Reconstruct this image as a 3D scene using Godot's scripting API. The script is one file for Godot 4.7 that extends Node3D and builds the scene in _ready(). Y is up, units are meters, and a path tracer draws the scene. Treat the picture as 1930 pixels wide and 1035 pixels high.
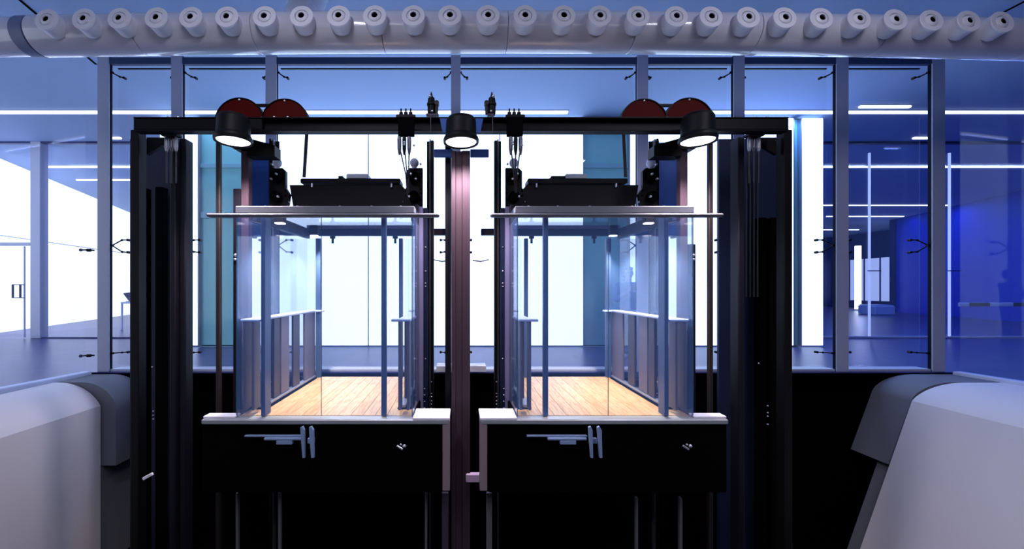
extends Node3D
# A gallery seen from a shaft bay: two glass lift cabs in a steel frame, a glazed screen and a bright gallery behind.
# Units are metres. Depths below ("d") run away from the camera, so z = -d. Gallery floor = 0, eye height 1.3.

const F := 750.0          # focal length in pixels of a 1930 x 1035 picture
const VX := 868.0
const VY := 545.0
const EYE := 1.3
const CEIL := 5.2
const CAB := 4.06         # depth of the cab fronts
const PIT := -2.7

var o := Vector3.ZERO     # origin of the thing being built
var M := {}
var taken := {}
var rng := RandomNumberGenerator.new()

# ---------------------------------------------------------------- helpers
func hx(px: float, d: float) -> float: return (px - VX) / F * d
func hy(py: float, d: float) -> float: return EYE + (VY - py) / F * d
func P(px: float, py: float, d: float) -> Vector3: return Vector3(hx(px, d), hy(py, d), -d)
func V(x: float, y: float, d: float) -> Vector3: return Vector3(x, y, -d)

func mb() -> SurfaceTool:
	var st := SurfaceTool.new()
	st.begin(Mesh.PRIMITIVE_TRIANGLES)
	st.set_smooth_group(-1)
	return st

func tri(st: SurfaceTool, a: Vector3, b: Vector3, c: Vector3, out: Vector3) -> void:
	var n := (a - c).cross(a - b)
	st.add_vertex(a - o)
	if n.dot(out) >= 0.0:
		st.add_vertex(b - o); st.add_vertex(c - o)
	else:
		st.add_vertex(c - o); st.add_vertex(b - o)

func quad(st: SurfaceTool, a: Vector3, b: Vector3, c: Vector3, d: Vector3, out: Vector3) -> void:
	tri(st, a, b, c, out); tri(st, a, c, d, out)

# a box with chamfered edges in a frame of its own
func obox(st: SurfaceTool, c: Vector3, ax: Vector3, ay: Vector3, az: Vector3, h: Vector3, ch := 0.0) -> void:
	st.set_smooth_group(-1)
	var e: float = minf(ch, minf(h.x, minf(h.y, h.z)) * 0.8)
	var B := Basis(ax, ay, az)
	var at := func(sx: float, sy: float, sz: float, k: int) -> Vector3:
		var v := Vector3(sx * h.x, sy * h.y, sz * h.z)
		if k != 0: v.x -= sx * e
		if k != 1: v.y -= sy * e
		if k != 2: v.z -= sz * e
		return c + B * v
	for k in 3:
		for s in [-1.0, 1.0]:
			var q := []
			for uv in [[-1.0, -1.0], [1.0, -1.0], [1.0, 1.0], [-1.0, 1.0]]:
				var t := [0.0, 0.0, 0.0]
				t[k] = s; t[(k + 1) % 3] = uv[0]; t[(k + 2) % 3] = uv[1]
				q.append(at.call(t[0], t[1], t[2], k))
			var n := Vector3.ZERO; n[k] = s
			quad(st, q[0], q[1], q[2], q[3], B * n)
	if e <= 0.0: return
	for k in 3:                                   # edges along axis k
		var i := (k + 1) % 3
		var j := (k + 2) % 3
		for si in [-1.0, 1.0]:
			for sj in [-1.0, 1.0]:
				var t0 := [0.0, 0.0, 0.0]; t0[i] = si; t0[j] = sj; t0[k] = -1.0
				var t1 := [0.0, 0.0, 0.0]; t1[i] = si; t1[j] = sj; t1[k] = 1.0
				var n := Vector3.ZERO; n[i] = si; n[j] = sj
				quad(st, at.call(t0[0], t0[1], t0[2], i), at.call(t1[0], t1[1], t1[2], i), at.call(t1[0], t1[1], t1[2], j), at.call(t0[0], t0[1], t0[2], j), B * n)
	for sx in [-1.0, 1.0]:
		for sy in [-1.0, 1.0]:
			for sz in [-1.0, 1.0]:
				tri(st, at.call(sx, sy, sz, 0), at.call(sx, sy, sz, 1), at.call(sx, sy, sz, 2), B * Vector3(sx, sy, sz))

func box(st: SurfaceTool, x0: float, x1: float, y0: float, y1: float, d0: float, d1: float, ch := 0.0) -> void:
	obox(st, V((x0 + x1) / 2, (y0 + y1) / 2, (d0 + d1) / 2), Vector3.RIGHT, Vector3.UP, Vector3.BACK, Vector3(absf(x1 - x0), absf(y1 - y0), absf(d1 - d0)) / 2, ch)

func bar(st: SurfaceTool, a: Vector3, b: Vector3, w: float, h: float, ch := 0.0, up := Vector3.UP) -> void:
	var z := (b - a).normalized()
	if absf(z.dot(up)) > 0.98: up = Vector3.BACK
	var x := up.cross(z).normalized()
	obox(st, (a + b) / 2, x, z.cross(x), z, Vector3(w / 2, h / 2, a.distance_to(b) / 2), ch)

func side_axes(z: Vector3) -> Array:
	var up := Vector3.UP if absf(z.y) < 0.9 else Vector3.RIGHT
	var x := up.cross(z).normalized()
	return [x, z.cross(x)]

# a turned shape: profile = [[distance along the axis, radius], ...]; "sharp" keeps the rings flat shaded
func lathe(st: SurfaceTool, at: Vector3, axis: Vector3, profile: Array, seg := 24, close := true, sharp := false) -> void:
	var z := axis.normalized()
	var xy := side_axes(z)
	var ring := func(k: int, i: int) -> Vector3:
		var t := TAU * i / seg
		return at + z * profile[k][0] + (xy[0] * cos(t) + xy[1] * sin(t)) * profile[k][1]
	for k in profile.size() - 1:
		st.set_smooth_group(-1 if sharp else k + 1)
		var step: Vector2 = Vector2(profile[k + 1][0] - profile[k][0], profile[k + 1][1] - profile[k][1])
		for i in seg:
			var t := TAU * (i + 0.5) / seg
			var rad: Vector3 = xy[0] * cos(t) + xy[1] * sin(t)
			var out: Vector3 = rad * step.x - z * step.y
			quad(st, ring.call(k, i), ring.call(k, i + 1), ring.call(k + 1, i + 1), ring.call(k + 1, i), out)
	st.set_smooth_group(-1)
	if close:
		for e in [0, profile.size() - 1]:
			var c: Vector3 = at + z * profile[e][0]
			if profile[e][1] < 0.0001: continue
			for i in seg:
				tri(st, c, ring.call(e, i), ring.call(e, i + 1), -z if e == 0 else z)

func cyl(st: SurfaceTool, a: Vector3, b: Vector3, r: float, seg := 16, r1 := -1.0) -> void:
	lathe(st, a, b - a, [[0.0, r], [a.distance_to(b), r if r1 < 0 else r1]], seg)

func tube(st: SurfaceTool, pts: Array, r: float, seg := 8) -> void:
	for i in pts.size() - 1:
		cyl(st, pts[i], pts[i + 1], r, seg)
		if i > 0: ball(st, pts[i], r, seg)

func ball(st: SurfaceTool, c: Vector3, r: float, seg := 12, squash := 1.0) -> void:
	var pr := []
	var n := maxi(4, seg / 2)
	for i in n + 1:
		var t := PI * i / n
		pr.append([-cos(t) * r * squash, maxf(sin(t) * r, 0.00005)])
	var z := Vector3.UP
	var xy := side_axes(z)
	st.set_smooth_group(1)
	for k in n:
		for i in seg:
			var q := []
			for kk in [[k, i], [k, i + 1], [k + 1, i + 1], [k + 1, i]]:
				var t: float = TAU * kk[1] / seg
				q.append(c + z * pr[kk[0]][0] + (xy[0] * cos(t) + xy[1] * sin(t)) * pr[kk[0]][1])
			quad(st, q[0], q[1], q[2], q[3], (q[0] + q[2]) / 2 - c)
	st.set_smooth_group(-1)

# an extruded outline; map turns (u, v, w) into a point, w running from w0 to w1
func prism(st: SurfaceTool, pts: Array, w0: float, w1: float, map: Callable, smooth := false) -> void:
	var poly := PackedVector2Array(pts)
	if Geometry2D.is_polygon_clockwise(poly): poly.reverse()
	var idx := Geometry2D.triangulate_polygon(poly)
	var n := poly.size()
	var ctr: Vector3 = (map.call(0, 0, w1) - map.call(0, 0, w0)).normalized()
	st.set_smooth_group(-1)
	for i in range(0, idx.size(), 3):
		for e in [[w0, -1.0], [w1, 1.0]]:
			tri(st, map.call(poly[idx[i]].x, poly[idx[i]].y, e[0]), map.call(poly[idx[i + 1]].x, poly[idx[i + 1]].y, e[0]), map.call(poly[idx[i + 2]].x, poly[idx[i + 2]].y, e[0]), ctr * e[1])
	for i in n:
		var a := poly[i]
		var b := poly[(i + 1) % n]
		st.set_smooth_group(1 if smooth and a.distance_to(b) < 0.2 else -1)
		var out := Vector2(b.y - a.y, a.x - b.x)
		var base: Vector3 = map.call(0, 0, w0)
		quad(st, map.call(a.x, a.y, w0), map.call(b.x, b.y, w0), map.call(b.x, b.y, w1), map.call(a.x, a.y, w1), map.call(out.x, out.y, w0) - base)
	st.set_smooth_group(-1)

func xy_map(x: float, y: float, d: float) -> Vector3: return Vector3(x, y, -d)       # outline in x, y; along depth
func plan_map(x: float, d: float, y: float) -> Vector3: return Vector3(x, y, -d)     # outline in plan; upwards
func dy_map(d: float, y: float, x: float) -> Vector3: return Vector3(x, y, -d)       # outline in depth, y; along x

func numbered(called: String) -> String:
	taken[called] = taken.get(called, -1) + 1
	return called if taken[called] == 0 else "%s_%03d" % [called, taken[called]]

func tag(n: Node3D, label: String, category := "", group := "", kind := "") -> void:
	if label: n.set_meta("label", label)
	if category: n.set_meta("category", category)
	if group: n.set_meta("group", group)
	if kind: n.set_meta("kind", kind)

func thing(called: String, label: String, category: String, at := Vector3.ZERO, group := "", kind := "") -> Node3D:
	var n := Node3D.new()
	n.name = numbered(called)
	n.position = at
	o = at
	tag(n, label, category, group, kind)
	add_child(n)
	return n

func part(called: String, st: SurfaceTool, m: Material, parent: Node3D, label := "") -> MeshInstance3D:
	st.generate_normals()
	var n := MeshInstance3D.new()
	n.mesh = st.commit()
	n.material_override = m
	n.name = called
	n.cast_shadow = GeometryInstance3D.SHADOW_CASTING_SETTING_ON
	if label: n.set_meta("label", label)
	parent.add_child(n, true)
	return n

func one(called: String, at: Vector3, make: Callable, m: Material, label: String, category: String, group := "", kind := "") -> MeshInstance3D:
	o = at
	var st := mb()
	make.call(st)
	st.generate_normals()
	var n := MeshInstance3D.new()
	n.mesh = st.commit()
	n.material_override = m
	n.name = numbered(called)
	n.position = at
	tag(n, label, category, group, kind)
	add_child(n)
	return n

func paint(name: String, c: Color, rough: float, metal := 0.0, spec := 0.5) -> StandardMaterial3D:
	var m := StandardMaterial3D.new()
	m.resource_name = name
	m.albedo_color = c
	m.roughness = rough
	m.metallic = metal
	m.metallic_specular = spec
	M[name] = m
	return m

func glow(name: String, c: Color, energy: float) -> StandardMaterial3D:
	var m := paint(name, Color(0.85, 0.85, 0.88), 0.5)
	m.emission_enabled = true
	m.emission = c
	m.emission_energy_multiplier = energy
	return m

func pane(name: String, c: Color, a: float) -> StandardMaterial3D:
	var m := paint(name, Color(c.r, c.g, c.b, a), 0.02)
	m.transparency = BaseMaterial3D.TRANSPARENCY_ALPHA
	m.metallic_specular = 0.4
	m.cull_mode = BaseMaterial3D.CULL_DISABLED
	return m

func grain(name: String, seed: int, freq: float, ramp: Array, scale: Vector3, rough: float, spec := 0.5, bump := 0.0) -> StandardMaterial3D:
	var fn := FastNoiseLite.new()
	fn.seed = seed; fn.frequency = freq; fn.fractal_octaves = 4
	var g := Gradient.new()
	g.offsets = PackedFloat32Array(ramp.map(func(r): return r[0]))
	g.colors = PackedColorArray(ramp.map(func(r): return r[1]))
	var t := NoiseTexture2D.new()
	t.width = 512; t.height = 512; t.seamless = true; t.noise = fn; t.color_ramp = g
	var m := paint(name, Color.WHITE, rough, 0.0, spec)
	m.albedo_texture = t
	m.uv1_triplanar = true
	m.uv1_world_triplanar = true
	m.uv1_scale = scale
	if bump > 0.0:
		var h := NoiseTexture2D.new()
		h.width = 512; h.height = 512; h.seamless = true; h.noise = fn
		m.heightmap_enabled = true; m.heightmap_texture = h; m.heightmap_scale = bump
	return m

func area(at: Vector3, size: Vector2, down: Vector3, c: Color, energy: float, parent: Node3D) -> void:
	var l := AreaLight3D.new()
	l.area_size = size
	l.light_color = c
	l.light_energy = energy
	l.area_range = 60.0
	l.area_attenuation = 2.0
	l.area_normalize_energy = true
	l.shadow_enabled = true
	l.name = "light"
	parent.add_child(l, true)
	l.position = at - parent.position
	var z := -down.normalized()
	var y := Vector3.BACK if absf(z.y) > 0.9 else Vector3.UP
	var x := y.cross(z).normalized()
	l.basis = Basis(x, z.cross(x), z)

func spot(at: Vector3, towards: Vector3, angle: float, c: Color, energy: float, size: float, parent: Node3D) -> void:
	var l := SpotLight3D.new()
	l.light_color = c
	l.light_energy = energy
	l.light_size = size
	l.spot_angle = angle
	l.spot_range = 30.0
	l.spot_attenuation = 2.0
	l.spot_angle_attenuation = 0.6
	l.shadow_enabled = true
	l.name = "light"
	parent.add_child(l, true)
	l.position = at - parent.position
	var z := -towards.normalized()
	var y := Vector3.BACK if absf(z.y) > 0.9 else Vector3.UP
	var x := y.cross(z).normalized()
	l.basis = Basis(x, z.cross(x), z)

# ---------------------------------------------------------------- scene
const BLUISH := Color(0.60, 0.70, 1.0)
const DEEP := Color(0.40, 0.57, 1.0)
const SOFT := Color(0.93, 0.92, 1.0)

func _ready() -> void:
	rng.seed = 20
	var cam := Camera3D.new()
	cam.name = "camera"
	cam.projection = Camera3D.PROJECTION_FRUSTUM
	cam.near = 0.05
	cam.far = 200.0
	cam.keep_aspect = Camera3D.KEEP_HEIGHT
	cam.size = 1035.0 / F * cam.near
	cam.frustum_offset = Vector2((965.0 - VX) / F, (VY - 517.5) / F) * cam.near
	cam.position = Vector3(0, EYE, 0)
	cam.current = true
	add_child(cam)
	var we := WorldEnvironment.new()
	var e := Environment.new()
	e.background_mode = Environment.BG_COLOR
	e.background_color = Color(0, 0, 0)
	e.tonemap_mode = Environment.TONE_MAPPER_LINEAR
	e.tonemap_exposure = 1.0
	e.sdfgi_enabled = true
	e.ssao_enabled = true
	e.ssil_enabled = true
	we.environment = e
	we.name = "world_environment"
	add_child(we)
	materials()
	bay_lights()
	gallery()
	gallery_lights()
	screens()
	pit()
	parapets()
	duct()
	for left in [true, false]:
		cab(left)
	frame()
	for left in [true, false]:
		sheaves(left)
		hitches(left)
	downlights()
	gallery_things()

func materials() -> void:
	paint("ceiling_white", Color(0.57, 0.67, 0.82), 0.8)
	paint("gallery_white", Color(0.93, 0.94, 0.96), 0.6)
	paint("blue_paint", Color(0.05, 0.22, 0.84), 0.6)
	paint("navy_paint", Color(0.06, 0.10, 0.36), 0.5)
	grain("gallery_floor", 3, 0.008, [[0.0, Color(0.16, 0.17, 0.38)], [1.0, Color(0.23, 0.24, 0.46)]], Vector3(0.35, 0.35, 0.35), 0.33, 0.3)
	paint("mullion_grey", Color(0.66, 0.68, 0.77), 0.45)
	paint("gasket_navy", Color(0.03, 0.05, 0.13), 0.6, 0.0, 0.2)
	paint("header_navy", Color(0.13, 0.22, 0.38), 0.5)
	paint("panel_gap", Color(0.30, 0.34, 0.38), 0.9)
	paint("pit_black", Color(0.015, 0.015, 0.02), 0.95, 0.0, 0.1)
	paint("bay_grey", Color(0.30, 0.30, 0.34), 0.8)
	paint("machine_black", Color(0.035, 0.035, 0.042), 0.5, 0.0, 0.3)
	paint("black_steel", Color(0.02, 0.02, 0.024), 0.8, 0.0, 0.12)
	paint("navy_steel", Color(0.06, 0.11, 0.22), 0.5, 0.0, 0.4)
	paint("blue_plate", Color(0.14, 0.34, 0.68), 0.5)
	paint("purple_steel", Color(0.28, 0.24, 0.30), 0.5)
	paint("dark_purple", Color(0.075, 0.07, 0.11), 0.5, 0.0, 0.35)
	paint("copper_steel", Color(0.27, 0.21, 0.245), 0.55, 0.0, 0.3)
	paint("brown_steel", Color(0.125, 0.095, 0.10), 0.55)
	paint("post_blue", Color(0.24, 0.34, 0.52), 0.4)
	paint("bracket_mauve", Color(0.58, 0.50, 0.52), 0.5)
	paint("rod_steel", Color(0.40, 0.40, 0.41), 0.4)
	paint("slat_grey", Color(0.40, 0.39, 0.47), 0.5)
	paint("slat_dark", Color(0.21, 0.19, 0.25), 0.5)
	paint("roof_grey", Color(0.41, 0.42, 0.455), 0.6)
	paint("rail_blue", Color(0.70, 0.78, 0.95), 0.35)
	paint("aluminium", Color(0.66, 0.67, 0.70), 0.35, 0.3)
	paint("satin_steel", Color(0.60, 0.62, 0.68), 0.3, 0.5)
	paint("mirror_steel", Color(0.72, 0.78, 0.92), 0.05, 1.0)
	paint("bolt_steel", Color(0.88, 0.88, 0.92), 0.25, 0.6)
	paint("rail_steel", Color(0.40, 0.39, 0.43), 0.35, 0.6)
	paint("sill_white", Color(0.93, 0.91, 0.95), 0.5)
	paint("lilac_panel", Color(0.47, 0.46, 0.60), 0.5)
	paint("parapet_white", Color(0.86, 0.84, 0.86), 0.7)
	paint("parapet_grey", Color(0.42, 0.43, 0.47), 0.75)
	paint("duct_white", Color(0.84, 0.84, 0.88), 0.2)
	M.duct_white.clearcoat_enabled = true; M.duct_white.clearcoat = 0.7; M.duct_white.clearcoat_roughness = 0.06
	paint("duct_band", Color(0.42, 0.46, 0.60), 0.5)
	paint("jet_white", Color(0.92, 0.92, 0.95), 0.4)
	paint("hole_black", Color(0.01, 0.01, 0.01), 0.9, 0.0, 0.1)
	paint("sheave_red", Color(0.30, 0.02, 0.01), 0.6, 0.0, 0.2)
	paint("teal_glass", Color(0.62, 0.92, 0.90), 0.08)
	paint("teal_glint_strip", Color(0.62, 0.84, 0.88), 0.2)  # includes the ceiling-light reflections painted on the teal glass
	paint("cable_grey", Color(0.16, 0.16, 0.18), 0.5)
	paint("pink_zinc", Color(0.85, 0.72, 0.85), 0.45)
	paint("operator_blue", Color(0.55, 0.63, 0.78), 0.4)
	paint("box_white", Color(0.82, 0.84, 0.90), 0.5)
	paint("furniture_white", Color(0.75, 0.78, 0.9), 0.5)
	paint("handle_navy", Color(0.05, 0.06, 0.25), 0.4)
	var w := [[0.0, Color(0.74, 0.55, 0.35)], [0.45, Color(0.86, 0.69, 0.48)], [1.0, Color(0.92, 0.78, 0.59)]]
	for i in 3:
		var g := [[0.0, w[0][1]], [0.5, w[1][1].lerp(w[2][1], 0.3 * i)], [1.0, w[2][1]]]
		grain("oak_%d" % i, 11 + i, 0.012, g, Vector3(5.0, 20.0, 0.5), 0.35)
	pane("clear_glass", Color(0.70, 0.82, 1.0), 0.03)
	M.clear_glass.metallic_specular = 0.26
	pane("cab_glass", Color(0.50, 0.68, 1.0), 0.10)
	pane("glass_edge", Color(0.30, 0.45, 0.60), 0.6)
	glow("baked_light_panel", Color(0.76, 0.86, 1.0), 2.1)  # white back wall under strong lamps, its brightness put in as emission
	glow("baked_light_wall", Color(0.89, 0.93, 1.0), 1.25)  # lamp light on the white left wall, put in as emission
	glow("led_white", Color(0.92, 0.95, 1.0), 3.0)
	glow("led_blue", Color(0.85, 0.9, 1.0), 2.5)
	glow("lamp_lens", Color(1.0, 0.97, 1.0), 3.0)
	glow("window_and_glint_glow", Color(0.66, 0.74, 1.0), 0.75)  # far window panes, and reflections painted on the glass fins

# ---- lamps of the bay where the camera stands
func bay_lights() -> void:
	for i in 2:  # two unseen lights added to brighten the parapet sides
		var x: float = [-1.7, 3.6][i]
		var S := thing("linear_light", ["added unseen ceiling light towards the duct on the left half of the bay", "added unseen ceiling light towards the duct on the right half of the bay"][i], "ceiling light", V(x, CEIL, 1.1))
		var s2 := mb(); box(s2, x - 0.12, x + 0.12, CEIL - 0.06, CEIL, -0.4, 2.6, 0.01); part("housing", s2, M.aluminium, S)
		s2 = mb(); box(s2, x - 0.1, x + 0.1, CEIL - 0.075, CEIL - 0.061, -0.35, 2.55, 0.004); part("diffuser", s2, M.led_white, S)
		area(V(x, CEIL - 0.085, 1.1), Vector2(0.2, 2.9), Vector3.DOWN, SOFT, 10.0, S)
	for i in 2:
		var d: float = [-2.6, -0.9][i]
		var L := thing("linear_light", ["long ceiling light across the rear of the bay", "long ceiling light across the bay just behind the camera"][i], "ceiling light", V(1.0, CEIL, d))
		var st := mb(); box(st, -3.5, 5.5, CEIL - 0.06, CEIL, d - 0.12, d + 0.12, 0.01); part("housing", st, M.aluminium, L)
		st = mb(); box(st, -3.45, 5.45, CEIL - 0.075, CEIL - 0.061, d - 0.1, d + 0.1, 0.004); part("diffuser", st, M.led_white, L)
		area(V(1.0, CEIL - 0.085, d), Vector2(8.9, 0.2), Vector3.DOWN, SOFT, 7.0, L)

# ---- the gallery shell
func wall_run(st: SurfaceTool, a: Vector2, b: Vector2, t: float, y0: float, y1: float) -> void:
	var n := (b - a).normalized().orthogonal() * t
	prism(st, [a, b, b + n, a + n], y0, y1, plan_map)

func gallery() -> void:
	one("floor", V(0, 0, 12), func(st):
		prism(st, [Vector2(-20, -1.0), Vector2(-6.55, -1.0), Vector2(-6.55, 1.5), Vector2(-5.8, 6.24), Vector2(7.8, 6.24), Vector2(8.3, 1.5), Vector2(8.3, -1.0), Vector2(29, -1.0), Vector2(29, 31), Vector2(-20, 31)], -0.3, -0.005, plan_map), M.gallery_floor, "dark bluish polished gallery floor behind the glass screen", "floor", "", "structure")
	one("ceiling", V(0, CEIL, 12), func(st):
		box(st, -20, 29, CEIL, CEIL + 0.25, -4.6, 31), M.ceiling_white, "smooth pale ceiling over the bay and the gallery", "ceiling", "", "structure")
	one("trim_1", P(33, 0, 5.37), func(st):
		bar(st, V(-5.75, CEIL - 0.002, 4.6), V(-6.32, CEIL - 0.002, 6.9), 0.035, 0.012), M.hole_black, "thin black ceiling joint running over the duct's left end", "ceiling joint", "", "structure")
	one("trim_2", V(7.63, CEIL, 5.5), func(st):
		bar(st, V(7.62, CEIL - 0.002, 4.6), V(7.65, CEIL - 0.002, 6.0), 0.035, 0.012), M.hole_black, "thin black ceiling joint running over the duct's right end", "ceiling joint", "", "structure")
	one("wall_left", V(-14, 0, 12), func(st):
		wall_run(st, Vector2(-17.6, 22.3), Vector2(-8.9, -1.2), 0.3, 0.0, CEIL), M.baked_light_wall, "white gallery wall with painted-in glow running away at the far left", "wall", "", "structure")
	one("trim_3", V(-14, 2.9, 12), func(st):
		bar(st, V(-13.0, 2.86, 9.9), V(-16.6, 3.08, 19.6), 0.02, 0.025), M.furniture_white, "thin rail line along the white left gallery wall", "wall rail", "", "structure")
	one("wall_far_left", V(-12, 0, 22.3), func(st):
		box(st, -18, -6.4, 0, CEIL, 22.2, 22.5), M.gallery_white, "white end wall of the left gallery", "wall", "", "structure")
	one("wall_middle_left", V(-6.6, 0, 12), func(st):
		box(st, -6.6, -6.4, 0, CEIL, 9.4, 22.3), M.gallery_white, "white return wall behind the left end of the white panel wall", "wall", "", "structure")
	one("wall_middle_right", V(7.9, 0, 12), func(st):
		box(st, 7.7, 8.0, 0, CEIL, 9.4, 30), M.gallery_white, "white return wall behind the right end of the white panel wall", "wall", "", "structure")
	# white wall panels between teal glass bays; lamp light painted in as emission
	var W := thing("wall_back", "white panel wall with painted-in glow and teal glass bays behind the cabs", "wall", V(0, 0, 8.95), "", "structure")
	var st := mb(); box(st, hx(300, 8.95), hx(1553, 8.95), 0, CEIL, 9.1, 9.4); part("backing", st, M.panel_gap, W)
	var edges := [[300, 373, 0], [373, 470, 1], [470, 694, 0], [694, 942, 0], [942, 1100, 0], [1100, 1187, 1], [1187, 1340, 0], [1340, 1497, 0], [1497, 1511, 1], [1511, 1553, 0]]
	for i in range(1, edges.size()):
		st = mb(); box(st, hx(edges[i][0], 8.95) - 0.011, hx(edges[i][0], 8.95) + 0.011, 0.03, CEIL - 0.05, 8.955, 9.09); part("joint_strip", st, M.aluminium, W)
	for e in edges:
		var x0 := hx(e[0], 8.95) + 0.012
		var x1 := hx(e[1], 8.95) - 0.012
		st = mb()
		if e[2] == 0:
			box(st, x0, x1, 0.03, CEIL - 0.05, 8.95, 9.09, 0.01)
			part("white_panel", st, M.baked_light_panel, W)
		else:
			box(st, x0, x1, 0.03, CEIL - 0.05, 9.04, 9.09, 0.005)
			var t := part("glass_panel", st, M.teal_glass, W, "teal glass panel")
			if e[1] - e[0] > 30:
				st = mb()
				for y in [[312, 0.10], [405, 0.14], [655, 0.05]]:
					box(st, x0, x1, hy(y[0], 9.0) - y[1] / 2, hy(y[0], 9.0) + y[1] / 2, 9.0, 9.04, 0.005)
				part("rail", st, M.teal_glint_strip, t)  # upper strips paint ceiling-light reflections onto the teal glass
	# right side: saturated blue wall, its end, and the far windows
	one("wall_right", V(22, 0, 15), func(st2):
		wall_run(st2, Vector2(16.6, -1.2), Vector2(24.3, 22.2), 0.4, 0.0, CEIL), M.blue_paint, "saturated blue gallery wall receding at the far right", "wall", "", "structure")
	one("wall_right_end", V(24.5, 0, 22.4), func(st2):
		box(st2, 24.25, 25.6, 0, CEIL, 22.2, 22.5), M.navy_paint, "dark end face of the blue gallery wall", "wall", "", "structure")
	one("wall_far_right", V(28, 0, 26), func(st2):
		box(st2, 28.2, 28.5, 0, CEIL, -1.2, 30.3), M.navy_paint, "navy side wall at the far end of the right gallery", "wall", "", "structure")
	var B := thing("wall_far", "navy end wall deep in the right gallery", "wall", V(20, 0, 30), "", "structure")
	st = mb()
	box(st, 7.9, 28.5, 0, CEIL, 30, 30.3)
	part("wall_panel", st, M.navy_paint, B)
	W = thing("window_6", "pale window panes in the navy wall at the right gallery's far end", "window", V(28.2, 0.9, 27), "", "structure")
	for k in 5:
		var d := 24.6 + k * 1.05
		st = mb(); box(st, 28.12, 28.16, 0.5, 3.4, d, d + 0.97, 0.01); part("window_pane", st, M.window_and_glint_glow, W)
		st = mb(); box(st, 28.08, 28.19, 0.45, 3.45, d + 0.975, d + 1.045, 0.01); part("window_frame", st, M.navy_paint, W)
	one("wall_front_left", V(-8, 0, -1), func(st2):
		box(st2, -9.5, -6.5, -0.3, CEIL, -1.3, -1.0), M.gallery_white, "white near wall closing the left gallery", "wall", "", "structure")
	one("wall_front_right", V(13, 0, -1), func(st2):
		box(st2, 8.2, 28.5, -0.3, CEIL, -1.3, -1.0), M.navy_paint, "navy near wall closing the right gallery", "wall", "", "structure")

func gallery_lights() -> void:
	# [depth, x0, x1, width, blue?, energy, label]
	var rows := [
		[8.72, -12.2, 2.35, 0.085, 0, 5.0, "long ceiling light line over the left and middle of the white panel wall"],
		[8.72, 5.35, 18.6, 0.085, 1, 26.0, "long ceiling light line running right from the right sheave cover"],
		[8.45, 8.47, 9.55, 0.07, 1, 0.5, "short ceiling light line just before the long one at right"],
		[12.6, -13.2, -10.4, 0.085, 0, 14.0, "ceiling light line beyond the left glass partition, nearer one"],
		[14.1, -13.6, -11.7, 0.08, 0, 12.0, "ceiling light line beyond the left glass partition, farther one"],
		[12.6, 8.6, 20.2, 0.085, 1, 26.0, "ceiling light line just beyond the right glass partition"],
		[18.4, 9.0, 22.6, 0.10, 1, 20.0, "ceiling light line in the middle of the right gallery"],
		[21.2, 19.5, 23.6, 0.10, 1, 3.0, "ceiling light line near the blue wall's far end"],
		[10.2, 8.55, 8.9, 0.07, 1, 0.3, "small ceiling light seen right of the right guide cabinet"],
		[10.2, 11.6, 12.0, 0.07, 1, 0.3, "small ceiling light seen by the right corner mullion"],
		[10.2, -9.0, -8.7, 0.07, 0, 0.3, "small ceiling light seen right of the left corner mullion"],
		[26.0, 9.0, 26.0, 0.12, 1, 18.0, "ceiling light line before the far windows"],
	]
	for r in rows:
		var x: float = (r[1] + r[2]) / 2
		var L := thing("linear_light", r[6], "ceiling light", V(x, CEIL, r[0]))
		var st := mb(); box(st, r[1] - 0.02, r[2] + 0.02, CEIL - 0.012, CEIL - 0.001, r[0] - r[3] / 2 - 0.02, r[0] + r[3] / 2 + 0.02, 0.003); part("housing", st, M.aluminium, L)
		st = mb(); box(st, r[1], r[2], CEIL - 0.05, CEIL - 0.013, r[0] - r[3] / 2, r[0] + r[3] / 2, 0.01); part("diffuser", st, M.led_blue if r[4] else M.led_white, L)
		area(V(x, CEIL - 0.06, r[0]), Vector2(r[2] - r[1], r[3]), Vector3.DOWN, DEEP if r[4] else BLUISH, r[5], L)

# ---- glass screens
func spider(W: Node3D, x: float, y: float, d: float, side: float, vert: Array, sc := 1.0) -> void:
	var st := mb()
	cyl(st, V(x - side * 0.01, y, d), V(x + side * 0.02, y, d), 0.018, 8)
	for v in vert:
		var k := V(x + side * 0.10 * sc, y + v * 0.095 * sc, d + 0.07)
		var tip := V(x + side * 0.17 * sc, y + v * 0.10 * sc, d + 0.1)
		tube(st, [V(x, y, d), k, tip], 0.010, 6)
		ball(st, k, 0.018, 8)
		cyl(st, tip + Vector3(0, 0, 0.012), tip - Vector3(0, 0, 0.035), 0.02, 8)
	part("spider_fitting", st, M.machine_black, W)

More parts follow.
